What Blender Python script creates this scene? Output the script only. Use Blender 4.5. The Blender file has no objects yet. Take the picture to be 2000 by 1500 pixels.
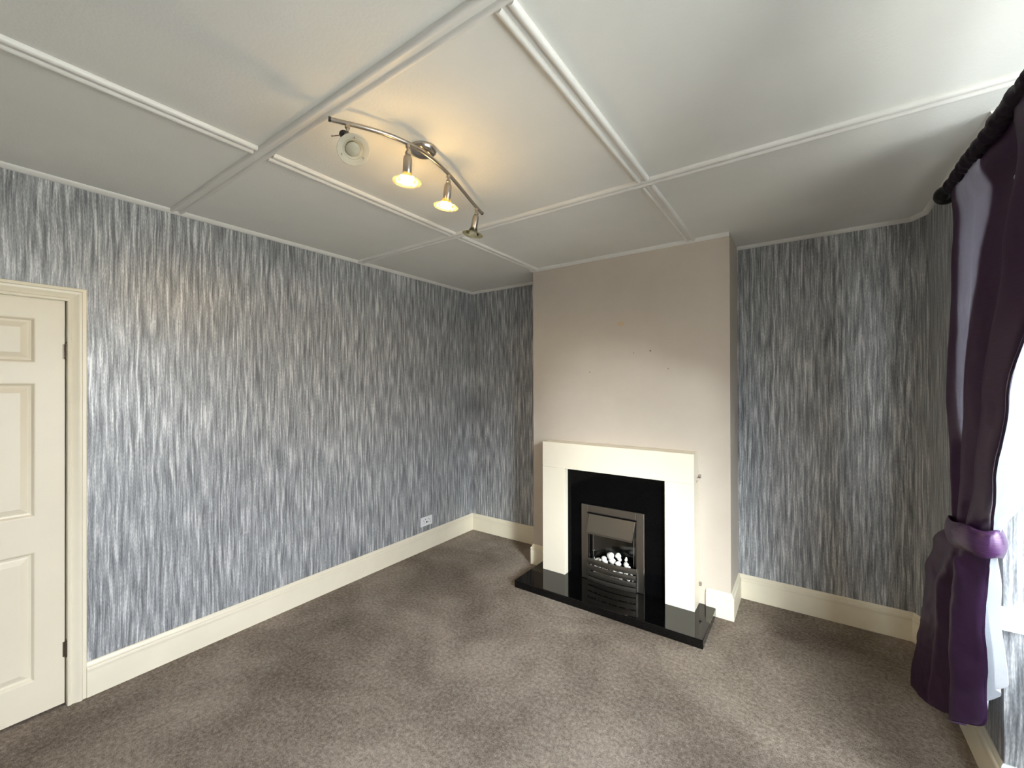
import bpy, bmesh, math, random
from mathutils import Vector, Matrix
random.seed(7)
scn = bpy.context.scene
col = scn.collection
PI = math.pi

# ------------------------------------------------------------------ camera
cd = bpy.data.cameras.new('camera'); cam = bpy.data.objects.new('camera', cd); col.objects.link(cam)
yaw, pitch, roll = -0.611, 0.0031, -0.0029
fw = Vector((math.sin(yaw)*math.cos(pitch), math.cos(yaw)*math.cos(pitch), math.sin(pitch)))
rt = Vector((math.cos(yaw), -math.sin(yaw), 0)); up = rt.cross(fw)
r2 = rt*math.cos(roll) + up*math.sin(roll); u2 = -rt*math.sin(roll) + up*math.cos(roll)
M = Matrix((r2, u2, -fw)).transposed().to_4x4()
M.translation = Vector((2.9513, -3.4639, 1.55))
cam.matrix_world = M
cd.sensor_width = 36; cd.lens = 816.51/2000*36; cd.clip_start = 0.02
scn.camera = cam

# ------------------------------------------------------------------ world, light, exposure
WORLD_STRENGTH = 38.0
w = bpy.data.worlds.new('overcast_sky'); scn.world = w; w.use_nodes = True
nt = w.node_tree; nt.nodes.clear()
tc = nt.nodes.new('ShaderNodeTexCoord'); sp = nt.nodes.new('ShaderNodeSeparateXYZ')
# CIE overcast sky: luminance rises threefold from horizon to zenith; plain grey ground below the horizon
cr = nt.nodes.new('ShaderNodeValToRGB'); rm = nt.nodes.new('ShaderNodeMapRange')
rm.inputs['From Min'].default_value = -1; rm.inputs['From Max'].default_value = 1
el = cr.color_ramp.elements
el[0].position = 0.0; el[0].color = (.22, .22, .21, 1)
el[1].position = 1.0; el[1].color = (.92, .98, 1.10, 1)
e = el.new(0.485); e.color = (.22, .22, .21, 1)
e = el.new(0.515); e.color = (.32, .34, .38, 1)
bg = nt.nodes.new('ShaderNodeBackground'); bg.inputs['Strength'].default_value = WORLD_STRENGTH
wo = nt.nodes.new('ShaderNodeOutputWorld')
nt.links.new(tc.outputs['Generated'], sp.inputs[0]); nt.links.new(sp.outputs['Z'], rm.inputs['Value'])
nt.links.new(rm.outputs[0], cr.inputs[0]); nt.links.new(cr.outputs[0], bg.inputs['Color']); nt.links.new(bg.outputs[0], wo.inputs[0])
def portal(loc, rot, sx, sy):
    pl = bpy.data.lights.new('window_portal', 'AREA'); pl.shape = 'RECTANGLE'; pl.size = sx; pl.size_y = sy
    pl.cycles.is_portal = True
    po = bpy.data.objects.new('window_portal', pl); col.objects.link(po); po.location = loc; po.rotation_euler = rot
portal((4.40, -2.245, 1.61), (0, PI/2, 0), 1.66, 2.1)              # bay front, shining into -x
portal((3.98, -3.42, 1.61), (PI/2, 0, 0), .52, 1.66)               # near side light, shining into +y
portal((4.02, -1.07, 1.61), (-PI/2, 0, 0), .44, 1.66)              # far side light, shining into -y

sl = bpy.data.lights.new('hazy_sun', 'SUN'); sl.angle = math.radians(34); sl.energy = 33.0; sl.color = (.95, .98, 1.0)
so = bpy.data.objects.new('hazy_sun', sl); col.objects.link(so)
so.rotation_euler = Vector((-.67, .80, -.44)).to_track_quat('-Z', 'Y').to_euler()

vs = scn.view_settings
vs.view_transform = 'Standard'; vs.look = 'None'; vs.gamma = 1.0; vs.use_curve_mapping = False
vs.exposure = 0.40
scn.display_settings.display_device = 'sRGB'
scn.cycles.use_denoising = True
scn.cycles.max_bounces = 10; scn.cycles.diffuse_bounces = 6; scn.cycles.transparent_max_bounces = 16
scn.cycles.sample_clamp_indirect = 8.0

# ------------------------------------------------------------------ materials
def new_mat(name):
    m = bpy.data.materials.new(name); m.use_nodes = True
    n = m.node_tree; b = n.nodes['Principled BSDF']
    return m, n, b
def N(n, t, **kw):
    x = n.nodes.new(t)
    for k, v in kw.items(): setattr(x, k, v)
    return x
def noise_chain(n, scale, detail=4, rough=.55, coord='Object', stretch=(1, 1, 1), dist=0):
    t = N(n, 'ShaderNodeTexCoord'); mp = N(n, 'ShaderNodeMapping'); mp.inputs['Scale'].default_value = stretch
    z = N(n, 'ShaderNodeTexNoise'); z.inputs['Scale'].default_value = scale; z.inputs['Detail'].default_value = detail
    z.inputs['Roughness'].default_value = rough; z.inputs['Distortion'].default_value = dist
    n.links.new(t.outputs[coord], mp.inputs[0]); n.links.new(mp.outputs[0], z.inputs['Vector'])
    return z.outputs['Fac']
def ramp(n, fac, stops):
    r = N(n, 'ShaderNodeValToRGB'); e = r.color_ramp.elements
    while len(e) < len(stops): e.new(.5)
    for k, (p, c) in enumerate(stops):
        e[k].position = p; e[k].color = (*c, 1)
    n.links.new(fac, r.inputs[0]); return r.outputs[0]
def bump(n, b, fac, strength, dist=.01):
    bp = N(n, 'ShaderNodeBump'); bp.inputs['Strength'].default_value = strength; bp.inputs['Distance'].default_value = dist
    n.links.new(fac, bp.inputs['Height']); n.links.new(bp.outputs[0], b.inputs['Normal'])
def plain(name, c, rough=.5, metal=0, spec=.5, var=.06, nscale=6, bstr=0, bscale=60):
    m, n, b = new_mat(name)
    f = noise_chain(n, nscale)
    lo = tuple(x*(1-var) for x in c); hi = tuple(min(1, x*(1+var)) for x in c)
    n.links.new(ramp(n, f, [(.3, lo), (.7, hi)]), b.inputs['Base Color'])
    b.inputs['Roughness'].default_value = rough; b.inputs['Metallic'].default_value = metal
    b.inputs['Specular IOR Level'].default_value = spec
    if bstr: bump(n, b, noise_chain(n, bscale, 6), bstr, .004)
    return m
def math_node(n, op, a, bval):
    x = N(n, 'ShaderNodeMath', operation=op)
    for i, v in enumerate((a, bval)):
        if isinstance(v, (int, float)): x.inputs[i].default_value = v
        else: n.links.new(v, x.inputs[i])
    return x.outputs[0]

def make_wallpaper():
    m, n, b = new_mat('streaked_wallpaper')
    t = N(n, 'ShaderNodeTexCoord'); s = N(n, 'ShaderNodeSeparateXYZ'); n.links.new(t.outputs['Object'], s.inputs[0])
    u = math_node(n, 'SUBTRACT', s.outputs['X'], s.outputs['Y'])
    wob = N(n, 'ShaderNodeTexNoise'); wob.inputs['Scale'].default_value = 3.5; wob.inputs['Detail'].default_value = 2
    n.links.new(t.outputs['Object'], wob.inputs['Vector'])
    u2_ = math_node(n, 'ADD', u, math_node(n, 'MULTIPLY', wob.outputs['Fac'], .018))
    def streak(su, sz, off, detail, rough):
        c = N(n, 'ShaderNodeCombineXYZ')
        n.links.new(math_node(n, 'MULTIPLY', u2_, su), c.inputs[0])
        n.links.new(math_node(n, 'MULTIPLY', s.outputs['Z'], sz), c.inputs[2]); c.inputs[1].default_value = off
        z = N(n, 'ShaderNodeTexNoise'); z.inputs['Scale'].default_value = 1; z.inputs['Detail'].default_value = detail
        z.inputs['Roughness'].default_value = rough
        n.links.new(c.outputs[0], z.inputs['Vector']); return z.outputs['Fac']
    a = streak(62, 3.4, 0, 2, .55)
    f = streak(160, 7, 5, 1, .5)
    g = streak(14, 1.4, 9, 2, .5)
    h = streak(260, 60, 3, 1, .5)                    # fine grain of the print
    k = math_node(n, 'ADD', math_node(n, 'MULTIPLY', a, .46), math_node(n, 'MULTIPLY', f, .30))
    k = math_node(n, 'ADD', k, math_node(n, 'MULTIPLY', g, .08))
    k = math_node(n, 'ADD', k, math_node(n, 'MULTIPLY', h, .16))
    c = ramp(n, k, [(.40, WP[0]), (.47, WP[1]), (.53, WP[2]), (.61, WP[3])])
    n.links.new(c, b.inputs['Base Color'])
    rr = N(n, 'ShaderNodeMapRange'); rr.inputs['From Min'].default_value = .36; rr.inputs['From Max'].default_value = .62
    rr.inputs['To Min'].default_value = .48; rr.inputs['To Max'].default_value = .28
    n.links.new(k, rr.inputs['Value']); n.links.new(rr.outputs[0], b.inputs['Roughness'])
    b.inputs['Specular IOR Level'].default_value = .8
    bump(n, b, k, .35, .004)
    return m
WP = [(.140, .144, .152), (.255, .262, .274), (.390, .398, .410), (.72, .72, .72)]
wallpaper = make_wallpaper()

def make_carpet():
    m, n, b = new_mat('taupe_carpet')
    pile = noise_chain(n, 230, 3, .7)
    clump = noise_chain(n, 55, 4, .65)
    wear = noise_chain(n, 1.6, 4, .6, dist=.4)
    k = math_node(n, 'ADD', math_node(n, 'MULTIPLY', pile, .36), math_node(n, 'MULTIPLY', clump, .31))
    k = math_node(n, 'ADD', k, math_node(n, 'MULTIPLY', wear, .33))
    n.links.new(ramp(n, k, [(.40, CP[0]), (.5, CP[1]), (.60, CP[2])]), b.inputs['Base Color'])
    b.inputs['Roughness'].default_value = .95; b.inputs['Specular IOR Level'].default_value = .1
    hh = math_node(n, 'ADD', math_node(n, 'MULTIPLY', pile, .6), math_node(n, 'MULTIPLY', clump, .6))
    bump(n, b, hh, 1.0, .02)
    return m
CP = [(.150, .115, .090), (.335, .275, .225), (.58, .495, .415)]
carpet = make_carpet()

ceiling_mat = plain('white_textured_ceiling', (.82, .82, .785), .85, spec=.2, var=.03, nscale=2, bstr=.25, bscale=90)
batten_mat = plain('white_gloss_batten', (.80, .79, .755), .4, var=.03)
cream = plain('cream_gloss_paint', (.84, .77, .61), .32, var=.03, nscale=5)
door_paint = plain('cream_door_paint', (.80, .72, .565), .38, var=.03, nscale=3)
surround_mat = plain('ivory_surround', (.87, .80, .66), .38, var=.02, nscale=3)
upvc = plain('white_plastic', (.85, .86, .87), .3, var=.02)

def make_plaster():
    m, n, b = new_mat('beige_chimney_paint')
    base = ramp(n, noise_chain(n, 2.2, 5, .6), [(.3, (.56, .495, .425)), (.7, (.615, .545, .47))])
    t = N(n, 'ShaderNodeTexCoord')
    def spot(cx, cz, rx, rz, soft):
        mp = N(n, 'ShaderNodeMapping'); mp.vector_type = 'POINT'
        mp.inputs['Location'].default_value = (-cx/rx, 0, -cz/rz); mp.inputs['Scale'].default_value = (1/rx, 0, 1/rz)
        n.links.new(t.outputs['Object'], mp.inputs[0])
        ln = N(n, 'ShaderNodeVectorMath', operation='LENGTH'); n.links.new(mp.outputs[0], ln.inputs[0])
        r = N(n, 'ShaderNodeMapRange'); r.inputs['From Min'].default_value = 1; r.inputs['From Max'].default_value = 1-soft
        r.inputs['To Min'].default_value = 0; r.inputs['To Max'].default_value = 1
        n.links.new(ln.outputs['Value'], r.inputs['Value']); return r.outputs[0]
    cur = base
    for (cx, cz, rx, rz, soft, c, amt) in [(1.801, 2.019, .034, .022, .5, (.60, .44, .26), .8), (1.815, 2.012, .020, .014, .6, (.62, .46, .28), .7),
            (2.025, 1.80, .008, .007, .4, (.10, .08, .06), .8), (1.546, 1.653, .006, .006, .4, (.14, .11, .09), .8),
            (2.151, 1.666, .006, .006, .4, (.2, .16, .13), .7), (1.90, 1.79, .006, .006, .4, (.2, .16, .13), .6)]:
        mx = N(n, 'ShaderNodeMix', data_type='RGBA')
        n.links.new(math_node(n, 'MULTIPLY', spot(cx, cz, rx, rz, soft), amt), mx.inputs['Factor'])
        n.links.new(cur, mx.inputs['A']); mx.inputs['B'].default_value = (*c, 1)
        cur = mx.outputs['Result']
    n.links.new(cur, b.inputs['Base Color']); b.inputs['Roughness'].default_value = .7; b.inputs['Specular IOR Level'].default_value = .25
    bump(n, b, noise_chain(n, 45, 6), .12, .004)
    return m
plaster = make_plaster()

def make_granite(name, spec):
    m, n, b = new_mat(name)
    n.links.new(ramp(n, noise_chain(n, 320, 2), [(.45, (.0012, .0012, .0014)), (.75, (.005, .005, .0055))]), b.inputs['Base Color'])
    b.inputs['Roughness'].default_value = .06; b.inputs['Specular IOR Level'].default_value = spec
    return m
granite = make_granite('polished_black_granite', .42)
panel_black = make_granite('black_panel_laminate', .10)

def make_steel(name, c, rough, stretch):
    m, n, b = new_mat(name)
    f = noise_chain(n, 12, 4, .6, stretch=stretch)
    n.links.new(ramp(n, f, [(.3, tuple(x*.9 for x in c)), (.7, c)]), b.inputs['Base Color'])
    b.inputs['Metallic'].default_value = 1; b.inputs['Roughness'].default_value = rough
    bump(n, b, f, .03, .002)
    return m
steel = make_steel('brushed_steel', (.30, .28, .255), .32, (2, 2, 60))
chrome = make_steel('bright_chrome', (.78, .76, .73), .12, (1, 1, 1))
nickel = make_steel('satin_nickel', (.50, .46, .42), .28, (1, 1, 40))
dark_glass = make_steel('dark_polished_firebox', (.10, .10, .095), .16, (1, 1, 30))
black_metal = plain('black_metal', (.003, .003, .0035), .16, var=.2, spec=.2)
black_plastic = plain('black_plastic', (.015, .015, .016), .45, var=.2)
pebble_mat = plain('white_pebble', (.66, .65, .62), .5, var=.12, nscale=40, bstr=.3, bscale=70)
hinge_mat = plain('tarnished_hinge', (.16, .12, .09), .4, metal=.8)
gap_dark = plain('socket_slots', (.02, .02, .02), .6, var=.1)

def make_fabric(name, lo, hi, rough, sheen, trans, tcol, metal=0, spec=.5):
    m, n, b = new_mat(name)
    f = noise_chain(n, 18, 5, .65, stretch=(1, 1, 22))
    n.links.new(ramp(n, f, [(.35, lo), (.65, hi)]), b.inputs['Base Color'])
    b.inputs['Roughness'].default_value = rough
    b.inputs['Specular IOR Level'].default_value = spec; b.inputs['Metallic'].default_value = metal; b.inputs['Sheen Weight'].default_value = sheen; b.inputs['Sheen Roughness'].default_value = .35
    b.inputs['Sheen Tint'].default_value = (.75, .62, .85, 1)
    bump(n, b, f, .22, .003)
    tr = N(n, 'ShaderNodeBsdfTranslucent'); tr.inputs['Color'].default_value = (*tcol, 1)
    mx = N(n, 'ShaderNodeMixShader'); mx.inputs[0].default_value = trans
    out = n.nodes['Material Output']
    n.links.new(b.outputs[0], mx.inputs[1]); n.links.new(tr.outputs[0], mx.inputs[2]); n.links.new(mx.outputs[0], out.inputs[0])
    return m
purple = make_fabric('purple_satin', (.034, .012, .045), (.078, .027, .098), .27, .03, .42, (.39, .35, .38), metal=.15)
blocking_mat = make_fabric('purple_satin_opaque', (.020, .007, .026), (.042, .015, .054), .4, .0, .03, (.3, .2, .33), spec=.2)  # opaque cloth for the added light-blocking layer
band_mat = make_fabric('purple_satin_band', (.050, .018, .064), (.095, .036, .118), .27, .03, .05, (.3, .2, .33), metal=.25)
heading_mat = make_fabric('purple_satin_shaded', (.006, .0025, .008), (.014, .006, .018), .5, .0, .02, (.2, .15, .25), spec=.15)  # darker satin copy, shade of the gathers put into its colour
lining = make_fabric('white_lining', (.74, .76, .78), (.82, .83, .84), .7, .1, .5, (.85, .87, .9))

def make_clear(name, tint, gloss_rough=.03, ior=1.45, body=0.0, bodycol=(.9, .88, .8)):
    m = bpy.data.materials.new(name); m.use_nodes = True; n = m.node_tree; n.nodes.clear()
    o = N(n, 'ShaderNodeOutputMaterial'); t = N(n, 'ShaderNodeBsdfTransparent'); t.inputs[0].default_value = (*tint, 1)
    g = N(n, 'ShaderNodeBsdfGlossy'); g.inputs['Roughness'].default_value = gloss_rough
    f = N(n, 'ShaderNodeFresnel'); f.inputs[0].default_value = ior
    mx = N(n, 'ShaderNodeMixShader'); n.links.new(f.outputs[0], mx.inputs[0]); n.links.new(t.outputs[0], mx.inputs[1]); n.links.new(g.outputs[0], mx.inputs[2])
    last = mx.outputs[0]
    if body:
        d = N(n, 'ShaderNodeBsdfDiffuse'); d.inputs[0].default_value = (*bodycol, 1)
        tl = N(n, 'ShaderNodeBsdfTranslucent'); tl.inputs[0].default_value = (*bodycol, 1)
        ad = N(n, 'ShaderNodeMixShader'); ad.inputs[0].default_value = .5
        n.links.new(d.outputs[0], ad.inputs[1]); n.links.new(tl.outputs[0], ad.inputs[2])
        m2 = N(n, 'ShaderNodeMixShader'); m2.inputs[0].default_value = body
        n.links.new(last, m2.inputs[1]); n.links.new(ad.outputs[0], m2.inputs[2]); last = m2.outputs[0]
    n.links.new(last, o.inputs[0]); return m
window_glass = make_clear('window_glass', (.96, .98, .97))
shade_glass = make_clear('clear_shade_glass', (.95, .94, .86), .05, 1.5, .025, (.95, .85, .40))
frost_glass = make_clear('frosted_shade_rim', (.92, .90, .78), .15, 1.5, .24, (.92, .88, .62))
frost_white = make_clear('frosted_white_glass', (.92, .91, .86), .2, 1.5, .5, (.92, .90, .80))
def make_emit(name, c, s):
    m = bpy.data.materials.new(name); m.use_nodes = True; n = m.node_tree; n.nodes.clear()
    o = N(n, 'ShaderNodeOutputMaterial'); e_ = N(n, 'ShaderNodeEmission'); e_.inputs[0].default_value = (*c, 1); e_.inputs[1].default_value = s
    n.links.new(e_.outputs[0], o.inputs[0]); return m
bulb_glow = make_emit('lit_bulb', (1, .66, .30), 560.0)
bulb_back = make_emit('lit_bulb_reflector', (1, .60, .22), 52.0)

# ------------------------------------------------------------------ mesh helpers
class G:
    def __init__(s): s.bm = bmesh.new()
    def box(s, x0, x1, y0, y1, z0, z1, bev=0, seg=2):
        b = bmesh.new(); bmesh.ops.create_cube(b, size=1)
        for v in b.verts: v.co = Vector(((x0+x1)/2+v.co.x*(x1-x0), (y0+y1)/2+v.co.y*(y1-y0), (z0+z1)/2+v.co.z*(z1-z0)))
        if bev: bmesh.ops.bevel(b, geom=b.edges[:], offset=bev, segments=seg, profile=.5, affect='EDGES')
        s.merge(b); return s
    def merge(s, b):
        me = bpy.data.meshes.new('tmp'); b.to_mesh(me); b.free(); s.bm.from_mesh(me); bpy.data.meshes.remove(me)
    def grid(s, rows, close_u=False, close_v=False, cap=False):
        vs_ = [[s.bm.verts.new(p) for p in r] for r in rows]
        n, m_ = len(rows), len(rows[0])
        for i in range(n if close_v else n-1):
            for j in range(m_ if close_u else m_-1):
                a, b, c, d = vs_[i][j], vs_[i][(j+1) % m_], vs_[(i+1) % n][(j+1) % m_], vs_[(i+1) % n][j]
                try: s.bm.faces.new((a, b, c, d))
                except ValueError: pass
        if cap:
            for r in (vs_[0], vs_[-1]):
                try: s.bm.faces.new(r)
                except ValueError: pass
        return s
    def tube(s, pts, r, n=12, cap=True):
        pts = [Vector(p) for p in pts]; rows = []
        rr = r if isinstance(r, (list, tuple)) else [r]*len(pts)
        prev = None
        for i, p in enumerate(pts):
            t = (pts[min(i+1, len(pts)-1)]-pts[max(i-1, 0)]).normalized()
            if prev is None:
                a = Vector((0, 0, 1)) if abs(t.z) < .9 else Vector((1, 0, 0)); a = (a-t*a.dot(t)).normalized()
            else: a = (prev-t*prev.dot(t)).normalized()
            prev = a; b = t.cross(a)
            rows.append([p+(a*math.cos(q*2*PI/n)+b*math.sin(q*2*PI/n))*rr[i] for q in range(n)])
        return s.grid(rows, close_u=True, cap=cap)
    def lathe(s, prof, origin, axis=(0, 0, 1), n=24, closed=False):
        ax = Vector(axis).normalized(); a = Vector((0, 0, 1)) if abs(ax.z) < .9 else Vector((1, 0, 0))
        a = (a-ax*a.dot(ax)).normalized(); b = ax.cross(a); o = Vector(origin)
        rows = [[o+ax*h+(a*math.cos(q*2*PI/n)+b*math.sin(q*2*PI/n))*max(r, 1e-5) for q in range(n)] for r, h in prof]
        return s.grid(rows, close_u=True, close_v=closed, cap=not closed)
    def prism(s, poly, z0, z1):
        return s.grid([[(x, y, z0) for x, y in poly], [(x, y, z1) for x, y in poly]], close_u=True, cap=True)
def obj(name, g, mat, parent=None, smooth=False, kind=None, label=None, cat=None, group=None):
    bm = g.bm; bmesh.ops.remove_doubles(bm, verts=bm.verts, dist=1e-6)
    bmesh.ops.recalc_face_normals(bm, faces=bm.faces)
    me = bpy.data.meshes.new(name); bm.to_mesh(me); bm.free(); me.materials.append(mat)
    if smooth:
        for p in me.polygons: p.use_smooth = True
        if smooth != 'all':
            try: me.set_sharp_from_angle(angle=math.radians(40))
            except Exception: pass
    o = bpy.data.objects.new(name, me); col.objects.link(o)
    if parent: o.parent = parent
    tag(o, label, cat, group, kind); return o
def tag(o, label=None, cat=None, group=None, kind=None):
    if kind: o['kind'] = kind
    if label: o['label'] = label
    if cat: o['category'] = cat
    if group: o['group'] = group
    return o
def thing(name, label, cat, loc, group=None, kind=None):
    o = bpy.data.objects.new(name, None); col.objects.link(o); o.location = loc; o.empty_display_size = .05
    tag(o, label, cat, group, kind); return o
def child(name, g, mat, t, smooth=False, label=None, kind=None, root=None):
    """build in world coordinates, then parent under t keeping the place"""
    org = Vector(root if root is not None else t.location)
    bmesh.ops.translate(g.bm, verts=g.bm.verts, vec=-org)
    return obj(name, g, mat, t, smooth, kind, label)

# sweep of a skirting profile along plan path with mitred corners; returns one G per segment
def sweep(path, prof):
    P = [Vector((x, y)) for x, y in path]; nseg = len(P)-1
    def nrm(i):
        d = (P[i+1]-P[i]).normalized(); return Vector((d.y, -d.x))   # right-hand side = room side
    mit = []
    for i in range(len(P)):
        if i == 0: mit.append(nrm(0))
        elif i == nseg: mit.append(nrm(nseg-1))
        else:
            a, b = nrm(i-1), nrm(i); m_ = (a+b); m_ = m_/(m_.dot(a)) if m_.length > 1e-6 else a; mit.append(m_)
    out = []
    for i in range(nseg):
        g = G(); rows = []
        for k in (i, i+1): rows.append([(P[k].x+mit[k].x*o, P[k].y+mit[k].y*o, z) for o, z in prof])
        g.grid(rows, close_u=True, cap=True); out.append(g)
    return out

# ------------------------------------------------------------------ dimensions
H = 2.5556; D = .374; CX0, CX1 = 1.014, 2.547; W = 3.54; XE = 3.487; YB = -4.1
BAY0, BAY1, BX = -1.19, -3.30, 4.30
DY0, DY1 = -3.04, -3.80           # door leaf
# ------------------------------------------------------------------ shell
g = G(); g.box(-.2, 4.4, YB-.2, .2, -.12, 0)
obj('floor', g, carpet, kind='structure', label='worn taupe grey carpet covering the whole room', cat='floor')
g = G(); g.box(-.2, 4.4, YB-.2, .2, H+.012, H+.12)
ceiling = obj('ceiling', g, ceiling_mat, kind='structure', label='white textured ceiling divided into large panels by beaded battens', cat='ceiling')
gx = [0, 1.048, 2.308, W, BX]; gy = [0, -1.397, -2.608, -3.82, YB]
for i in range(4):
    for j in range(4):
        g = G(); g.box(gx[i]+.002, gx[i+1]-.002, gy[j+1]+.002, gy[j]-.002, H, H+.012)
        obj('ceiling_panel', g, ceiling_mat, ceiling)
def batten(p0, p1, wd=.062):
    p0, p1 = Vector(p0), Vector(p1); d = (p1-p0).normalized(); s = Vector((d.y, -d.x))
    hw = wd/2; prof = []
    for k in range(7):
        a = k/6*PI; prof.append((-hw+.011-.011*math.cos(a), -.007-.010*math.sin(a)))
    for k in range(7):
        a = k/6*PI; prof.append((hw-.011-.011*math.cos(a), -.007-.010*math.sin(a)))
    prof = [(-hw, .0)]+prof+[(hw, .0)]
    g = G(); g.grid([[(p.x+s.x*o, p.y+s.y*o, H+z) for o, z in prof] for p in (p0, p1)], close_u=True, cap=True)
    obj('batten', g, batten_mat, ceiling, smooth=True)
for y in gy[1:4]: batten((0, y), (W, y))
ys = [YB]+sorted(gy[1:4])
for x in gx[1:3]:
    cuts = [YB, -3.82, -2.608, -1.397, -D]
    for a, b in zip(cuts[:-1], cuts[1:]):
        a2 = a+.032 if a != YB else a; b2 = b-.032 if b != -D else b
        batten((x, a2), (x, b2))

def wall(name, boxes, mat, label, cat='wall', polys=()):
    g = G()
    for b in boxes: g.box(*b)
    for poly in polys: g.prism(poly, 0, H)
    return obj(name, g, mat, kind='structure', label=label, cat=cat)
wall('wall_left', [(-.12, 0, DY0+.03, .12, 0, H), (-.12, 0, YB-.12, DY1-.03, 0, H), (-.12, 0, DY1-.03, DY0+.03, 1.985, H)],
     wallpaper, 'long wall in blue-grey streaked wallpaper beside the door')
wall('wall_back', [(0, W+.15, 0, .12, 0, H)], wallpaper, 'alcove wall in streaked grey wallpaper behind the chimney breast')
wall('wall_chimney', [(CX0, CX1, -D, 0, 0, H)], plaster, 'beige painted chimney breast with a small stain above the mantel', 'chimney breast')
wall('wall_right', [(W, 3.80, BAY0, 0, 0, H), (3.80, BX+.15, BAY0, BAY0+.15, 0, .70), (3.80, BX+.15, BAY0, BAY0+.15, 2.44, H), (BX-.04, BX+.15, BAY0, BAY0+.15, .70, 2.44)], wallpaper, 'short wallpapered wall and bay cheek behind the purple curtain',
     polys=[[(XE, 0), (W, -.10), (W, 0)]])
wall('wall_front', [(0, W+.15, YB-.12, YB, 0, H)], wallpaper, 'wallpapered end wall opposite the fireplace')
wall('wall_bay', [(W, 3.72, YB, BAY1, 0, H), (3.72, BX+.15, BAY1-.15, BAY1, 0, .70), (3.72, BX+.15, BAY1-.15, BAY1, 2.44, H), (BX-.04, BX+.15, BAY1-.15, BAY1, .70, 2.44), (BX, BX+.15, BAY1, BAY0, 0, .70), (BX, BX+.15, BAY1, BAY0, 2.44, H)], wallpaper,
     'wallpapered bay walls below and above the window')

# window
win = thing('window_1', 'white framed bay window that lets daylight into the room', 'window', (BX+.06, (BAY0+BAY1)/2, .70), kind='structure')
fr = G(); x0, x1 = BX+.03, BX+.09
z0, z1 = .78, 2.44
fr.box(x0, x1, BAY1, BAY0, .70, z0, .004); fr.box(x0, x1, BAY1, BAY0, z1-.06, z1, .004)
my = [BAY1, BAY1+.70, BAY1+1.41, BAY0]
for y in my:
    yy0 = y if y == BAY1 else y-.035; yy1 = yy0+.07
    if y == BAY0: yy0, yy1 = BAY0-.07, BAY0
    fr.box(x0, x1, yy0, yy1, z0, z1-.06, .004)
fr.box(x0+.003, x1-.003, BAY1+.02, BAY0-.02, 1.95, 2.0, .004)
child('frame', fr, upvc, win)
for k in range(3):
    for (a, b) in ((z0, 1.95), (2.0, z1-.06)):
        g = G(); g.box(BX+.058, BX+.064, my[k]+.04, my[k+1]-.04, a, b); child('pane', g, window_glass, win)
for (xa, xb, y_, nm) in ((3.72, BX-.04, BAY1-.09, 'n'), (3.80, BX-.04, BAY0+.03, 'f')):
    f2 = G(); f2.box(xa, xb, y_, y_+.06, .70, z0, .004); f2.box(xa, xb, y_, y_+.06, z1-.06, z1, .004)
    f2.box(xa, xa+.05, y_, y_+.06, z0, z1-.06, .004); f2.box(xb-.05, xb, y_, y_+.06, z0, z1-.06, .004); f2.box(xa+.02, xb-.02, y_+.003, y_+.057, 1.95, 2.0, .004)
    child('frame', f2, upvc, win)
    for (a, b) in ((z0, 1.95), (2.0, z1-.06)):
        g = G(); g.box(xa+.05, xb-.05, y_+.027, y_+.033, a, b); child('pane', g, window_glass, win)
g = G(); g.box(BX-.16, BX+.03, BAY1+.002, BAY0-.002, .70, .745, .008); g.box(3.512, BX-.16, BAY0-.055, BAY0, .672, .742, .006)
child('sill', g, upvc, win)

# skirting boards
SK = [(0, 0), (.020, 0), (.020, .118), (.0185, .124), (.0205, .130), (.0215, .138), (.019, .146), (.012, .150), (.011, .156), (.009, .164), (.004, .170), (0, .170)]
segs = sweep([(0, -2.972), (0, 0), (CX0, 0), (CX0, -D), (1.193, -D)], SK)
for g, nm, lb in zip(segs, ['baseboard_left', 'baseboard_back', 'baseboard_chimney_side', 'baseboard_chimney'],
        ['long cream skirting board under the streaked wall beside the door', 'short cream skirting in the alcove behind the hearth',
         'cream skirting return on the shaded side of the chimney breast', 'stub of cream skirting between chimney corner and hearth end']):
    obj(nm, g, cream, smooth=True, kind='structure', label=lb, cat='skirting')
SKn = [(o, max(z, .056)) for o, z in SK]
g1 = sweep([(2.397, -D), (2.452, -D)], SKn)[0]
ss = sweep([(2.452, -D), (CX1, -D), (CX1, 0), (XE, 0), (W, -.10), (W, BAY0), (BX, BAY0)], SK)
me = bpy.data.meshes.new('t'); g1.bm.to_mesh(me); ss[0].bm.from_mesh(me); g1.bm.free()
lbs = [('baseboard_chimney', 'chipped white skirting block between surround and chimney corner'), ('baseboard_chimney_side', 'skirting return into the alcove nearest the window'),
       ('baseboard_back', 'cream skirting along the alcove wall beside the purple curtain'), ('baseboard_corner', 'short skirting piece across the chamfered corner behind the curtain'),
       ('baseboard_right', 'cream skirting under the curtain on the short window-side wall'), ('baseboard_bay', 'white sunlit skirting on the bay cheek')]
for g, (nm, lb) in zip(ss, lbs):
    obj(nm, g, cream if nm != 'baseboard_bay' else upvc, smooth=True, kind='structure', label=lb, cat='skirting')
ss = sweep([(BX, BAY0), (BX, BAY1), (W, BAY1), (W, YB), (0, YB), (0, DY1-.075)], SK)
for g, (nm, lb) in zip(ss, [('baseboard_window', 'skirting below the bay window'), ('baseboard_bay', 'skirting on the second bay cheek'), ('baseboard_right', 'skirting beside the bay opening'),
        ('baseboard_front', 'skirting of the end wall opposite the fireplace'), ('baseboard_left', 'skirting piece past the door handle side')]):
    obj(nm, g, cream, smooth=True, kind='structure', label=lb, cat='skirting')

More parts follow.
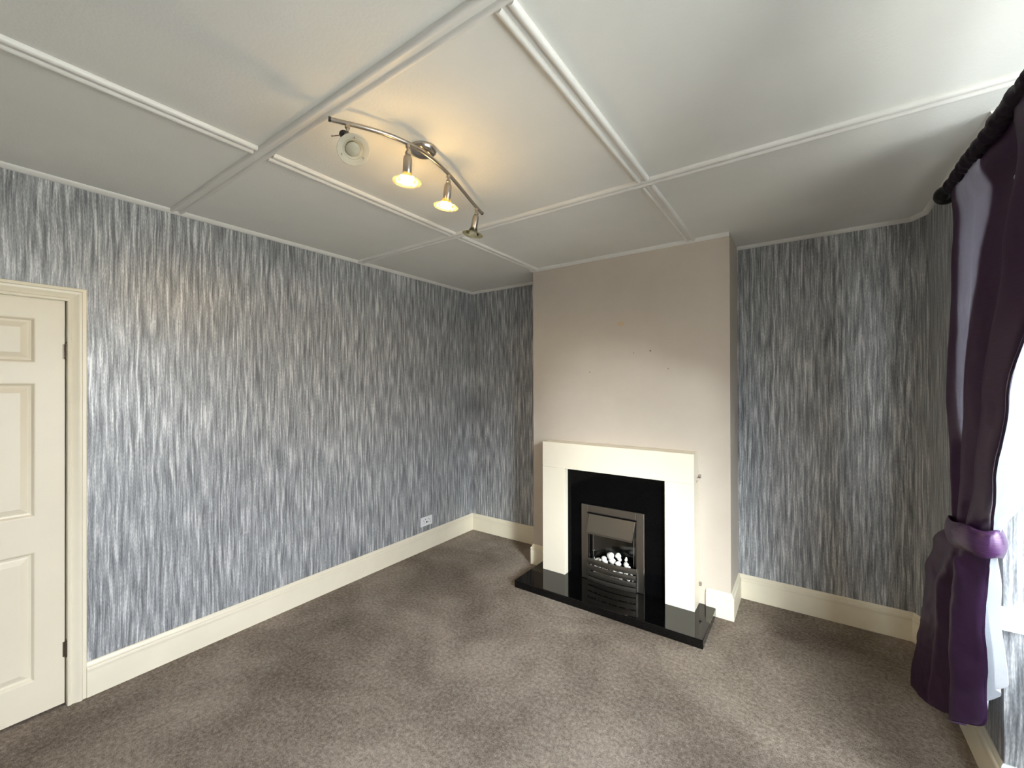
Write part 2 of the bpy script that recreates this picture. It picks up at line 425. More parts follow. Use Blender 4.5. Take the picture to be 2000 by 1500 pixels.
# ceiling edge bead
CB = [(0, H), (0, H-.022), (.006, H-.022), (.012, H-.018), (.017, H-.012), (.022, H-.008), (.024, H)]
s1 = sweep([(0, YB), (0, 0), (CX0, 0), (CX0, -D), (CX1, -D)], CB)
for k, (g, lb) in enumerate(zip(s1, ['white ceiling bead above the long streaked wall', 'white ceiling bead above the far alcove', 'white ceiling bead on the hidden chimney return', 'white ceiling bead along the top of the chimney breast'])):
    obj('trim_%d' % (k+1), g, batten_mat, smooth=True, kind='structure', label=lb, cat='ceiling trim')
s1 = sweep([(CX1, 0), (XE, 0), (W, -.10), (W, BAY0)], CB)
for k, (g, lb) in enumerate(zip(s1, ['white ceiling bead above the alcove beside the curtain', 'short ceiling bead across the chamfered corner', 'ceiling bead above the curtain pole end'])):
    obj('trim_%d' % (k+5), g, batten_mat, smooth=True, kind='structure', label=lb, cat='ceiling trim')

# ------------------------------------------------------------------ door
door = thing('door_1', 'cream six-panel door closed in a moulded cream casing', 'door', (0, (DY0+DY1)/2, 0), kind='structure')
# leaf: stiles and rails with raised fields
leaf = G(); XB, XF = -.045, -.006
zs = [(.172, .775), (.940, 1.567), (1.663, 1.872)]
yp = [(DY0-.100-.225, DY0-.100), (DY1+.100, DY1+.100+.225)]
DZ0, DZ1 = .012, 1.968
leaf.box(XB, -.020, DY1+.003, DY0-.005, DZ0, DZ1)
ycuts = [DY1+.003, yp[1][0], yp[1][1], yp[0][0], yp[0][1], DY0-.005]
for a, b in ((0, 1), (2, 3), (4, 5)): leaf.box(-.021, XF, ycuts[a], ycuts[b], DZ0, DZ1)
zc = [DZ0, zs[0][0], zs[0][1], zs[1][0], zs[1][1], zs[2][0], zs[2][1], DZ1]
for a, b in ((1, 2), (3, 4)):
    for k in (0, 2, 4, 6): leaf.box(-.021, XF, ycuts[a], ycuts[b], zc[k], zc[k+1])
lf = child('door_leaf', leaf, door_paint, door)
for (ya, yb) in yp:
    for (za, zb) in zs:
        g = G(); fr_ = []
        for o, x in ((0, XF), (.004, XF-.001), (.012, -.0165), (.020, -.0180), (.026, -.0165), (.045, -.0085), (.047, -.008)):
            fr_.append([(x, ya+o, za+o), (x, yb-o, za+o), (x, yb-o, zb-o), (x, ya+o, zb-o)])
        fr_.append([(-.020, ya+.06, za+.06), (-.020, yb-.06, za+.06), (-.020, yb-.06, zb-.06), (-.020, ya+.06, zb-.06)][:0] or fr_[-1])
        g.grid(fr_[:-1], close_u=True)
        g.bm.faces.new([v for v in g.bm.verts][-4:])
        child('door_panel', g, door_paint, lf, root=door.location)
# lining (jamb) and casing
g = G()
g.box(-.12, -.001, DY0, DY0+.03, 0, 1.985); g.box(-.12, -.001, DY1-.03, DY1, 0, 1.985); g.box(-.12, -.001, DY1-.03, DY0+.03, 1.968, 1.985)
g.box(-.062, -.047, DY1, DY0, 0, 1.968); child('door_lining', g, cream, door)
CS = [(0, 0), (0, .016), (.004, .019), (.010, .020), (.014, .017), (.016, .014), (.034, .020), (.042, .024), (.048, .024), (.051, .020), (.053, .016), (.066, .015), (.068, .012), (.068, 0)]
def arch_seg(p0, p1, n0, n1):
    rows = []
    for p, n_ in ((p0, n0), (p1, n1)):
        rows.append([(x, p[0]+n_[0]*o, p[1]+n_[1]*o) for o, x in CS])
    g = G(); g.grid(rows, close_u=True, cap=True); return g
ya, yb, zt = DY0+.001, DY1-.001, 1.966
child('casing', arch_seg((ya, 0), (ya, zt), (1, 0), (1, 1)), cream, door, smooth=True)
child('casing', arch_seg((yb, 0), (yb, zt), (-1, 0), (-1, 1)), cream, door, smooth=True)
child('casing', arch_seg((yb, zt), (ya, zt), (-1, 1), (1, 1)), cream, door, smooth=True)
for zc_ in (1.72, .272):
    g = G()
    for k in range(5):
        a = zc_-.037+k*.0152; g.tube([(.001, DY0-.001, a), (.001, DY0-.001, a+.0138)], .0055, 10)
    g.lathe([(0, 0), (.0045, .001), (.005, .004), (0, .009)], (.001, DY0-.001, zc_+.039), n=10)
    g.box(-.006, -.0045, DY0-.012, DY0+.001, zc_-.036, zc_+.036)
    child('hinge', g, hinge_mat, door, smooth=True, label='small tarnished door hinge')
g = G(); g.tube([(-.006, DY1+.06, 1.0), (.045, DY1+.06, 1.0), (.05, DY1+.065, 1.0), (.05, DY1+.17, 1.0)], .009); g.lathe([(.026, 0), (.026, .006), (.022, .009)], (-.006, DY1+.06, 1.0), (1, 0, 0))
child('handle', g, nickel, door, smooth=True)

# ------------------------------------------------------------------ fireplace
YS = -.524; HZ = .055
hearth = G(); hearth.box(1.118, 2.458, -.822, -D-.001, 0, HZ, .004)
hearth = obj('hearth', hearth, granite, smooth=False, label='polished black granite hearth slab on the carpet', cat='hearth')
PX0, PX1 = 1.396, 2.163; OZ = .892; PYF = -.468
FX0, FX1, FZ1 = 1.522, 2.010, .628
bpn = G()
bpn.box(PX0-.03, FX0+.03, PYF, -D-.001, HZ, OZ+.03); bpn.box(FX1-.03, PX1+.03, PYF, -D-.001, HZ, OZ+.03); bpn.box(FX0+.03, FX1-.03, PYF, -D-.001, FZ1-.03, OZ+.03)
obj('back_panel', bpn, panel_black, label='glossy black upright back panel inside the ivory surround', cat='panel')

sur = thing('fireplace_surround', 'plain ivory fireplace surround standing on the black hearth', 'fireplace', (1.772, -.45, HZ))
SX0, SX1, ST = 1.195, 2.352, 1.092
for a, b in ((SX0, PX0), (PX1, SX1)):
    g = G(); g.box(a, b, YS, PYF-.0005, HZ, OZ-.001, .0015)
    if a == SX0: g.box(a, PX0-.031, PYF-.0005, -D-.001, HZ, OZ-.001)
    else: g.box(PX1+.031, b, PYF-.0005, -D-.001, HZ, OZ-.001)
    child('leg', g, surround_mat, sur)
g = G(); g.box(SX0, SX1, YS, PYF-.0005, OZ, ST, .002); g.box(SX0+.001, SX1-.001, PYF-.001, -D-.001, OZ+.031, ST-.0005)
child('lintel', g, surround_mat, sur)
for z in (.925, .19):
    g = G(); g.box(SX1, SX1+.016, -.392, -D-.001, z-.012, z+.012, .002); g.lathe([(.0, -.001), (.004, 0), (.004, .004), (0, .006)], (SX1+.009, -.392, z), (0, -1, 0), 10)
    child('fixing_bracket', g, nickel, sur, label='small metal fixing bracket at the edge')

# inset electric fire
fire = thing('electric_fire', 'brushed steel inset electric fire with white pebbles in the black panel', 'fire', (1.766, PYF, HZ))
FY = -.486
AX0, AX1, AZ1, AZ0 = 1.576, 1.952, .572, .205
g = G(); g.box(FX0, AX0, FY, PYF-.0005, HZ+.002, FZ1, .003); g.box(AX1, FX1, FY, PYF-.0005, HZ+.002, FZ1, .003)
g.box(AX0, AX1, FY, PYF-.0005, AZ1, FZ1, .003); child('frame', g, steel, fire)
g = G(); g.box(FX1-.006, FX1+.003, FY-.004, PYF-.0005, HZ+.002, FZ1+.001, .0015); child('lit_edge_strip', g, chrome, fire, label='chrome strip added for the lit side edge of the frame')  # chrome imitates daylight on the frame's side edge
# firebox
g = G()
yb_ = -D-.004
ring = []
for k in range(25):
    q = k/24; x = AX0+.011+(AX1-AX0-.022)*q; ring.append((x, yb_-.001-.060*(2*q-1)**2))
g.grid([[(x, y, z) for x, y in ring] for z in (.10, AZ1)])
child('firebox_back', g, dark_glass, fire)
g = G(); g.box(AX0, AX0+.010, FY+.006, yb_, .10, AZ1); g.box(AX1-.010, AX1, FY+.006, yb_, .10, AZ1); g.box(AX0, AX1, FY+.006, yb_, AZ1-.004, AZ1+.004)
child('firebox_side', g, dark_glass, fire)
for x in (AX0+.006, AX0+.040, AX1-.024):
    g = G(); g.box(x, x+.005, FY+.010, FY+.016, .20, .45, .001); child('glass_edge', g, chrome, fire, label='bright vertical glass channel strip')
g = G(); g.box(AX0+.011, AX1-.011, FY+.002, yb_-.005, .185, .205); child('pebble_tray', g, black_metal, fire)
# hood: tapering canopy leaning out at its lower lip
g = G()
hx0, hx1 = 1.583, 1.945; zt_, zb_ = .560, .438; yt, yl = FY+.002, FY-.055
bx0, bx1 = 1.590, 1.940
P = [(hx0, yt, zt_), (hx1, yt, zt_), (bx1, yl, zb_), (bx0, yl, zb_)]
Q = [(hx0, yt+.006, zt_-.004), (hx1, yt+.006, zt_-.004), (bx1, yt+.006, zb_), (bx0, yt+.006, zb_)]
g.grid([P, Q], close_u=True, cap=True)
g.box(bx0, bx1, yl-.003, yl+.006, zb_-.012, zb_+.002, .0015)
child('hood', g, steel, fire)
g = G(); g.tube([(hx1, yt-.001, zt_), (bx1, yl, zb_)], .0035, 6); child('hood_trim', g, chrome, fire, label='bright edge of the hood')
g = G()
g.box(AX0-.004, AX1+.004, FY-.004, FY+.002, AZ1-.006, AZ1+.001); child('hood_shadow_strip', g, black_metal, fire, label='black strip in place of the shadow above the hood')  # solid black strip stands in for shade above the hood
# bowed fret bars
def bow(x, depth=.022):
    s_ = (x-(AX0+AX1)/2)/((AX1-AX0)/2); return FY-.010-depth*(1-s_*s_)
def bar(za, zb, name, mat, thick=.006, x0=AX0-.004, x1=AX1+.002):
    g = G(); rows = []
    for k in range(25):
        x = x0+(x1-x0)*k/24; y = bow(x)
        rows.append([(x, y, za), (x, y-.0005, za+.0), (x, y-.001, (za+zb)/2), (x, y, zb), (x, y+thick, zb), (x, y+thick, za)])
    g.grid(rows, close_u=True, cap=True); return child(name, g, mat, fire)
bar(.186, .226, 'fret_bar', steel); bar(.140, .176, 'fret_bar', steel); bar(.095, .129, 'fret_bar', steel); bar(HZ+.001, .088, 'fret_bar', steel)
for za, zb, xs_ in ((.176, .186, [1.60, 1.635, 1.67, 1.72, 1.775, 1.82, 1.87, 1.91]), (.129, .140, [1.585, 1.60, 1.76, 1.80, 1.925])):
    for x in xs_:
        g = G(); g.box(x-.003, x+.003, bow(x)+.0005, bow(x)+.006, za-.001, zb+.001); child('fret_tab', g, steel, fire)
g = G(); g.box(AX1+.001, AX1+.009, FY-.014, FY+.002, HZ+.002, .228, .002); child('fret_end', g, chrome, fire, label='bright end strip of the fret')
# white chips added behind the fret, standing in for highlights in its slots
g = G(); rnd = random.Random(3)
for k in range(120):
    x = AX0+.02+rnd.random()*(AX1-AX0-.04); dep = max(.002, abs(bow(x)-FY)-.004)
    y = FY+.0-rnd.random()*max(0, dep-.012); z = .130+rnd.random()*.062; r = .007+rnd.random()*.004
    b = bmesh.new(); bmesh.ops.create_icosphere(b, subdivisions=1, radius=r)
    for v in b.verts: v.co = Vector((v.co.x*1.2+x, v.co.y*.9+y, v.co.z*.8+z))
    g.merge(b)
child('slot_highlight_chips', g, pebble_mat, fire, kind='stuff', smooth='all')

# pebbles
PB = [(1.745, .262, .029, .0, 'speckled white pebble at the top of the heap in the electric fire'),
      (1.803, .272, .025, .3, 'round white pebble highest on the heap in the electric fire'),
      (1.701, .234, .026, .5, 'white pebble at the shoulder of the heap below the speckled one'),
      (1.760, .226, .025, .1, 'white pebble in the front middle of the heap in the fire'),
      (1.812, .250, .017, .9, 'small white pebble tucked under the round topmost one'),
      (1.811, .222, .022, .2, 'white pebble with a dark pit, front row of the fire'),
      (1.867, .224, .024, .7, 'egg-shaped white pebble at the window end of the fire bed'),
      (1.864, .258, .014, .4, 'tiny pointed white pebble standing on the egg-shaped one'),
      (1.715, .212, .020, .6, 'flat white pebble low in front of the heap in the fire'),
      (1.660, .214, .018, .8, 'flat white pebble at the door end of the fire bed'),
      (1.640, .212, .014, .15, 'smallest flat white pebble against the glass channel strip'),
      (1.895, .212, .015, .35, 'small white pebble half hidden behind the fret at the window end')]
for k, (x, z, r, ph, lb) in enumerate(PB):
    b = bmesh.new(); bmesh.ops.create_icosphere(b, subdivisions=3, radius=1)
    r *= .90
    sx, sy, sz = r*(1.05+.15*math.sin(9*ph)), r*.9, r*(.92+.12*math.cos(7*ph))
    if 'flat' in lb: sx *= 1.35; sz *= .6
    if 'egg' in lb: sz *= 1.15
    for v in b.verts:
        q = v.co.copy(); d_ = 1+.07*math.sin(3.1*q.x+5*ph)+.06*math.sin(4.3*q.z+9*ph)+.05*math.sin(3.7*q.y+2*ph)
        if 'pointed' in lb and q.z > 0: q.x *= 1-.6*q.z; q.z *= 1.4
        v.co = Vector((q.x*sx*d_, q.y*sy*d_, q.z*sz*d_))
    zlow = z if 'flat' not in lb else .205+sz*.85
    g = G(); g.merge(b)
    o = obj('pebble', g, pebble_mat, smooth='all', label=lb, cat='pebble', group='white pebbles in the electric fire')
    o.location = (x, FY+.028+.012*math.sin(k*2.1), zlow); o.rotation_euler = (0, .3*math.sin(k*3), ph*3)

# ------------------------------------------------------------------ wall socket
sk_ = thing('wall_socket', 'white double power socket low on the streaked wall above the skirting', 'socket', (0, -.679, .266))
g = G(); g.box(0, .009, -.752, -.606, .223, .309, .003); child('face_plate', g, upvc, sk_)
for y in (-.698, -.660):
    g = G(); g.box(.008, .0125, y-.008, y+.008, .272, .292, .0015); child('switch', g, upvc, sk_)
    g = G(); g.box(.0122, .013, y-.005, y+.005, .284, .289); child('switch_mark', g, gap_dark, sk_)
for y in (-.716, -.642):
    for dy, dz, a, b_ in ((0, .013, .002, .006), (-.011, -.010, .0035, .002), (.011, -.010, .0035, .002)):
        g = G(); g.box(.0088, .0094, y+dy-a, y+dy+a, .262+dz-b_, .262+dz+b_); child('pin_hole', g, gap_dark, sk_)
g = G(); g.box(.0088, .0098, -.687, -.671, .250, .264, .001); child('indicator', g, plain('dark_neon', (.10, .02, .02), .3), sk_, label='dark centre indicator')

# ------------------------------------------------------------------ ceiling spotlight bar
BZ = 2.508
def unproj(u, v, z):
    d = r2*((u-1000)/816.51)+u2*(-(v-750)/816.51)+fw; c = Vector((2.9513, -3.4639, 1.55)); return c+d*((z-1.55)/d.z)
lamp = thing('ceiling_spotlight', 'satin nickel curved spotlight bar with four glass-shaded heads on the ceiling', 'light', (1.63, -2.23, H))
g = G(); g.lathe([(.056, 0), (.057, -.004), (.055, -.014), (.047, -.023), (.030, -.029), (0, -.031)], (1.63, -2.23, H), n=40); child('canopy', g, nickel, lamp, smooth=True)
CTRL = [unproj(u, v, BZ) for u, v in ((645, 233), (725, 253), (826, 297), (892, 358), (941, 416))]
tm = .52
def bar_pt(t):                      # smooth curve through the five stations
    tk = (0, .235, .52, .78, 1.0); p = Vector((0, 0, 0))
    for i in range(5):
        l = 1.0
        for j in range(5):
            if j != i: l *= (t-tk[j])/(tk[i]-tk[j])
        p += CTRL[i]*l
    return p
g = G(); g.tube([bar_pt(k/48) for k in range(49)], .0085, 14); child('bar', g, nickel, lamp, smooth=True)
for t in (0, 1):
    p = bar_pt(t); d = (bar_pt(.02)-bar_pt(0)).normalized() if t == 0 else (bar_pt(1)-bar_pt(.98)).normalized()
    q = -d if t == 0 else d
    g = G(); g.tube([p-q*.002, p+q*.006], [.009, .0088], 14); child('bar_end_cap', g, black_plastic, lamp, smooth=True)
for t in (tm-.045, tm+.045):
    p = bar_pt(t); c = Vector((1.63, -2.23, H-.016)); e_ = c+(p-c)*.35
    g = G(); g.tube([e_, p], .004, 8); child('stand_off', g, chrome, lamp, smooth=True)
def head(t, axis, pivot_drop, lit, dark_knuckle=False, bulb=False):
    p = bar_pt(t); ax = Vector(axis).normalized()
    pv = p-Vector((0, 0, pivot_drop))
    hd = bpy.data.objects.new('spot_head', None); col.objects.link(hd); hd.parent = lamp; hd.location = pv-lamp.location; hd.empty_display_size = .02
    def ch(nm, g, m, label=None): return child(nm, g, m, hd, smooth=True, root=pv, label=label)
    g = G(); g.tube([p-Vector((0, 0, .006)), p-Vector((0, 0, pivot_drop-.004))], [.0055, .005], 10); g.lathe([(.0, -.007), (.009, -.006), (.009, .006), (0, .007)], p-Vector((0, 0, .012)), n=12)
    ch('stem', g, nickel)
    if dark_knuckle:
        g = G(); g.lathe([(0, -.015), (.010, -.012), (.0155, 0), (.010, .012), (0, .015)], pv-r2*.013-ax*.006, ax, 14); ch('holder_cap', g, black_plastic, 'black back cap of the turned spot head')
    g = G(); g.lathe([(0, -.009), (.009, -.007), (.012, 0), (.009, .007), (0, .009)], pv, (ax.y, -ax.x, .001) if abs(ax.z) < .99 else (1, 0, 0), 14); ch('knuckle', g, black_plastic if dark_knuckle else nickel)
    o = pv
    g = G(); g.lathe([(.0, .004), (.009, .005), (.0155, .014), (.0175, .024), (.0178, .080), (.0165, .082), (.015, .078), (0, .074)], o, ax, 20); ch('lamp_holder', g, nickel)
    if not lit and not bulb:
        g = G(); g.lathe([(0, .0785), (.0160, .0800), (.0165, .0828), (0, .0826)], o, ax, 20); ch('empty_socket', g, black_plastic, 'dark empty bulb socket')
    # glass: flared cone with a wide flat rim
    g = G(); a_ = [(.0185, .078), (.021, .086), (.028, .098), (.036, .106)]; b_ = [(r_-.0022, h_+.0008) for r_, h_ in reversed(a_)]
    g.lathe(a_+b_, o, ax, 36, closed=True); ch('glass_cone', g, frost_white if bulb else shade_glass)
    g = G(); g.lathe([(.036, .105), (.046, .109), (.0545, .111), (.056, .1125), (.0545, .114), (.046, .1125), (.036, .109)], o, ax, 40, closed=True); ch('glass_rim', g, frost_white if bulb else frost_glass)
    ex = Vector((1, 0, 0)) if abs(ax.x) < .9 else Vector((0, 1, 0)); ex = (ex-ax*ex.dot(ax)).normalized(); ey = ax.cross(ex)
    for q in (0.5, 2.6, 4.7):
        c = o+ax*.113+(ex*math.cos(q)+ey*math.sin(q))*.042
        g = G(); g.lathe([(0, -.006), (.0025, -.006), (.0025, .002), (0, .003)], c, ax, 8); ch('glass_clip', g, nickel)
    if lit or bulb:
        g = G(); g.lathe([(.010, .079), (.014, .083), (.019, .093), (.0245, .105)], o, ax, 24); ch('bulb_reflector', g, bulb_back if lit else frost_white, 'glowing back of the lit bulb' if lit else None)
        g = G(); g.lathe([(.0245, .105), (.0245, .109), (.018, .1135), (0, .115)], o, ax, 24); ch('bulb', g, bulb_glow if lit else frost_white, 'lit warm white bulb' if lit else 'unlit frosted bulb')
def t_near(u, v):
    best = min(range(1001), key=lambda k: (bar_pt(k/1000)-unproj(u, v, BZ)).length); return best/1000
hp = bar_pt(t_near(678, 247)); tcv = (Vector((2.9513, -3.4639, 1.55))-hp).normalized()
head(t_near(678, 247), tcv*.085+r2*.026-u2*.062, .042, False, True, True)
head(t_near(782, 290), (-.03, -.02, -1), .040, True)
head(t_near(862, 342), (-.10, -.05, -1), .036, True)
head(t_near(925, 405), (-.16, -.10, -1), .036, False)
p = bar_pt(t_near(678, 247))-Vector((0, 0, .040))
g = G(); e_ = p-r2*.055-Vector((0, 0, .006)); g.tube([p-r2*.008, e_], .0018, 8); g.lathe([(0, -.004), (.0035, -.003), (.0035, .003), (0, .004)], e_, tuple(r2), 8)
child('adjusting_lever', g, nickel, lamp, smooth=True)

# ------------------------------------------------------------------ curtain pole and curtain
PXc, PZ = 3.42, 2.312
pole = thing('curtain_pole', 'black curtain pole with a round finial above the purple curtain', 'curtain pole', (PXc, -1.12, PZ))
g = G(); g.tube([(PXc, -3.42, PZ), (PXc, -1.12, PZ)], .014, 16); child('pole', g, black_metal, pole, smooth=True)
for y, s_ in ((-1.12, 1), (-3.42, -1)):
    g = G(); g.lathe([(.014, -.012), (.020, -.008), (.020, 0), (.015, .004), (.016, .010), (.030, .020), (.038, .038), (.036, .054), (.026, .068), (.012, .075), (0, .077)], (PXc, y-.004*s_, PZ), (0, s_, 0), 24)
    child('finial', g, black_metal, pole, smooth=True)
    g = G(); g.lathe([(.0145, -.003), (.021, -.003), (.021, .003), (.0145, .003)], (PXc, y+.012*s_, PZ), (0, s_, 0), 24, closed=True); child('collar', g, chrome, pole, smooth=True, label='polished collar of the finial')
    yb2 = -1.155 if s_ > 0 else -3.38
    g = G(); g.tube([(W, yb2, PZ), (PXc, yb2, PZ)], .008, 10); g.lathe([(.028, 0), (.028, -.006), (.012, -.012)], (W, yb2, PZ), (1, 0, 0), 18); child('wall_bracket', g, black_metal, pole, smooth=True)

def lerp_keys(keys, z):
    keys = sorted(keys)
    if z <= keys[0][0]: return keys[0][1:]
    if z >= keys[-1][0]: return keys[-1][1:]
    for i in range(len(keys)-1):
        if keys[i][0] <= z <= keys[i+1][0]:
            t = (z-keys[i][0])/(keys[i+1][0]-keys[i][0]); t = t*t*(3-2*t)*.6+t*.4
            return tuple(a*(1-t)+b*t for a, b in zip(keys[i][1:], keys[i+1][1:]))
# z, far x, far y, near x, near y, fold amplitude
# plan outline of the folded satin at several heights, far edge first
FOLDS = [
 (2.33, [(3.445, -1.19), (3.415, -1.20), (3.428, -1.27), (3.434, -1.35), (3.433, -1.42), (3.468, -1.55), (3.470, -1.72), (3.415, -1.80), (3.46, -2.05), (3.43, -2.45)]),
 (1.95, [(3.445, -1.17), (3.413, -1.18), (3.424, -1.25), (3.430, -1.33), (3.428, -1.39), (3.465, -1.50), (3.466, -1.60), (3.418, -1.68), (3.455, -1.83), (3.43, -2.00)]),
 (1.50, [(3.44, -1.13), (3.405, -1.145), (3.422, -1.21), (3.424, -1.28), (3.415, -1.33), (3.452, -1.41), (3.455, -1.47), (3.413, -1.51), (3.438, -1.60), (3.425, -1.66)]),
 (1.25, [(3.44, -1.15), (3.410, -1.165), (3.440, -1.21), (3.442, -1.25), (3.412, -1.29), (3.44, -1.36), (3.44, -1.41), (3.41, -1.45), (3.425, -1.53), (3.42, -1.58)]),
 (1.04, [(3.44, -1.20), (3.405, -1.21), (3.425, -1.24), (3.43, -1.27), (3.40, -1.30), (3.42, -1.34), (3.43, -1.37), (3.40, -1.40), (3.42, -1.45), (3.44, -1.465)]),
 (0.90, [(3.44, -1.08), (3.385, -1.05), (3.41, -1.11), (3.43, -1.16), (3.38, -1.19), (3.41, -1.25), (3.42, -1.30), (3.380, -1.35), (3.42, -1.40), (3.442, -1.41)]),
 (0.75, [(3.44, -.99), (3.375, -.95), (3.40, -1.03), (3.43, -1.08), (3.375, -1.13), (3.42, -1.20), (3.425, -1.26), (3.372, -1.34), (3.42, -1.395), (3.440, -1.405)]),
 (0.05, [(3.44, -.78), (3.36, -.72), (3.39, -.86), (3.43, -.95), (3.365, -1.02), (3.42, -1.12), (3.43, -1.22), (3.365, -1.34), (3.42, -1.405), (3.440, -1.415)])]
FOLDS.insert(0, (2.33, [(3.421+(x-3.445)*.30, y) for x, y in FOLDS[0][1]])); FOLDS[1] = (2.17, FOLDS[1][1]); FOLDS.insert(1, (2.265, FOLDS[0][1]))
from mathutils import noise as mnoise
def catmull(P, s):
    n = len(P)-1; f = min(s*n, n-1e-6); i = int(f); t = f-i
    p = [P[max(0, min(n, i+k))] for k in (-1, 0, 1, 2)]
    return tuple(.5*(2*p[1][c]+(p[2][c]-p[0][c])*t+(2*p[0][c]-5*p[1][c]+4*p[2][c]-p[3][c])*t*t+(3*p[1][c]-p[0][c]-3*p[2][c]+p[3][c])*t**3) for c in (0, 1))
def satin(hem_far, hem_near, ns, nz, ztop=2.325, dx=0, keep=None):
    rows = []; zk = [k[0] for k in FOLDS]
    for i in range(nz+1):
        t = i/nz; row = []
        for j in range(ns+1):
            s = j/ns
            hem = hem_far+(hem_near-hem_far)*s**1.3+.010*math.sin(17*s)
            z = ztop+(hem-ztop)*t
            zz = max(min(z, zk[0]), zk[-1]); m = next(q for q in range(len(zk)-1) if zk[q] >= zz >= zk[q+1])
            tt = (zk[m]-zz)/(zk[m]-zk[m+1]); k4 = [max(0, min(len(zk)-1, m+q)) for q in (-1, 0, 1, 2)]
            sd = s+.012*math.sin(3.1*z+6*s)*(1-abs(2*s-1))
            pts_ = [catmull(FOLDS[q][1], sd) for q in k4]
            x, y = (pts_[1][c]*(1-tt*tt*(3-2*tt))+pts_[2][c]*tt*tt*(3-2*tt) for c in (0, 1))
            low = 1.0 if z < 1.0 else .35
            d = mnoise.noise(Vector((y*14, z*9, 3)))*.006*low+mnoise.noise(Vector((y*40, z*26, 8)))*.0022*low
            if z < 1.02:      # creases fanning out below the tieback
                th = math.atan2(y+1.33, 1.04-z); d += .011*math.exp(-(1.02-z)/.20)*mnoise.noise(Vector((th*5.5, 4.4, z*2)))*min(1, (1.02-z)/.05)
            x += dx*min(1, (ztop-z)/.08)
            row.append(Vector((min(x+d, 3.53 if y > BAY0 else 3.6), y+d*.6, z)))
        rows.append(row)
    g = G(); g.grid(rows)
    if keep:
        g.bm.faces.ensure_lookup_table(); dead = []
        for k, f in enumerate(g.bm.faces):
            i, j = divmod(k, ns)
            if not keep((j+.5)/ns, rows[i][j].z): dead.append(f)
        bmesh.ops.delete(g.bm, geom=dead, context='FACES')
    return g
KL = [(2.33, 3.482, -1.21, 3.482, -2.46, .010), (1.95, 3.482, -1.19, 3.486, -2.06, .010), (1.50, 3.478, -1.16, 3.485, -1.72, .012), (1.25, 3.470, -1.18, 3.478, -1.605, .011),
      (1.06, 3.455, -1.22, 3.458, -1.475, .006), (.98, 3.455, -1.22, 3.456, -1.455, .006), (.85, 3.462, -1.08, 3.470, -1.42, .010), (.72, 3.464, -1.04, 3.472, -1.435, .010),
      (.45, 3.466, -.94, 3.476, -1.485, .010), (.05, 3.466, -.84, 3.478, -1.50, .010)]
def sheet(keys, hem_far, hem_near, folds, phase, ns, nz, ztop=2.325, thick=.002):
    rows_f = []
    for i in range(nz+1):
        t = i/nz; row = []
        for j in range(ns+1):
            s = j/ns
            hem = hem_far+(hem_near-hem_far)*s**1.2+.012*math.sin(17*s+phase)
            z = ztop+(hem-ztop)*t
            fx, fy, nx, ny, am = lerp_keys(keys, z)
            ph = 2*PI*folds*s+phase+.5*math.sin(2.2*z+phase)
            wv = math.sin(ph)+.22*math.sin(2*ph+1.1+z)+.10*math.sin(3.1*ph+2*z)
            gath = math.exp(-((z-1.03)/.10)**2)
            wv = wv*(1-.35*gath)+gath*.7*math.sin(2.7*ph)
            edge = min(1, s/.12)*.8+.2; wv = wv*edge
            x = fx+(nx-fx)*s+am*wv; y = fy+(ny-fy)*s+.35*am*math.cos(ph)*(1-abs(2*s-1))
            x += .004*math.sin(9*z+11*s)+.003*math.sin(23*z+5*s+phase)
            row.append(Vector((min(x, 3.528 if y > BAY0-.03 else 3.60), y, z)))
        rows_f.append(row)
    g = G(); g.grid(rows_f)
    return g
cur = thing('curtain', 'purple satin curtain with white lining tied back below the black pole', 'curtain', (3.42, -1.3, .05))
ob = child('satin_panel', satin(.08, .44, 260, 190), purple, cur, smooth='all')
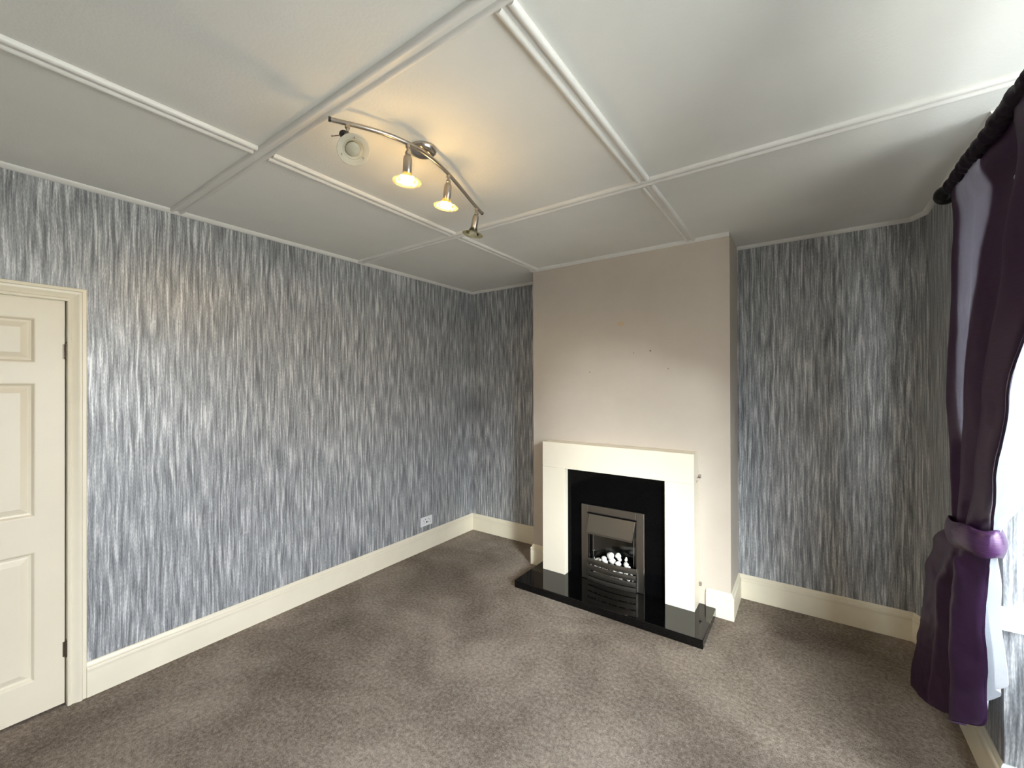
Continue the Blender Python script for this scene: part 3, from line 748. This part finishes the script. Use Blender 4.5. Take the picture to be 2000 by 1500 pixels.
# opaque layer added to block lining light, save one wedge narrowing towards the tieback
def blocks_light(s_, z_):
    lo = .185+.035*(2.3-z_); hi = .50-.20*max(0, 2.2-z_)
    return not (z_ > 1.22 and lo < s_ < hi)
ob = child('blocking_layer', satin(.078, .438, 200, 120, dx=.007, keep=blocks_light), blocking_mat, cur, smooth='all')
ob = child('lining', sheet(KL, .12, .60, 5.0, .6, 160, 110, 2.30), lining, cur, smooth='all', label='white lining on the window side')
md = ob.modifiers.new('solid', 'SOLIDIFY'); md.thickness = .001
# gathered heading wrapped round the pole
g = G(); rows = []; rnd = random.Random(11)
tab = [[rnd.uniform(-1, 1) for q in range(6)] for k in range(80)]
def lump(k, a):
    f = k/2.6; i = int(f); t = f-i; t = t*t*(3-2*t); fq = (a/(2*PI))*6; j = int(fq) % 6; tq = fq-int(fq)
    def row_(ii): return tab[ii][j]*(1-tq)+tab[ii][(j+1) % 6]*tq
    return row_(i)*(1-t)+row_(i+1)*t
for k in range(190):
    y = -1.165-k*(1.27/189); rows.append([])
    for q in range(18):
        a = q*2*PI/18; r_ = .0255+.0062*lump(k, a)
        rows[-1].append((PXc+r_*math.cos(a), y, PZ+.002+r_*math.sin(a)*1.1))
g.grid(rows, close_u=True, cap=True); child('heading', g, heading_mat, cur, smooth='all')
# tieback band
g = G(); rows = []
def tb(a, w_, off=0):
    cy_, cx_ = -1.345, 3.432
    sy_, sx_ = .155+off, .056+off
    y = cy_+sy_*math.cos(a); x = cx_+sx_*math.sin(a)
    z = 1.022-.10*(y-cy_)/.2*.2+w_*.044+.004*math.sin(5*a)
    bul = .010*(1-w_*w_)
    return Vector((x+bul*math.sin(a), y+bul*math.cos(a), z))
for k in range(64):
    a = k*2*PI/64
    ring = [tb(a, w_) for w_ in (-1, -.6, -.2, .2, .6, 1)]+[tb(a, w_, -.004) for w_ in (1, .6, .2, -.2, -.6, -1)]
    rows.append(ring)
g.grid(rows, close_u=True, close_v=True)
g.tube([(3.44, -1.18, 1.03), (3.49, -1.10, 1.045), (W-.004, -1.04, 1.05)], [.016, .012, .006], 10)
child('tieback', g, band_mat, cur, smooth='all', label='purple satin tieback band')
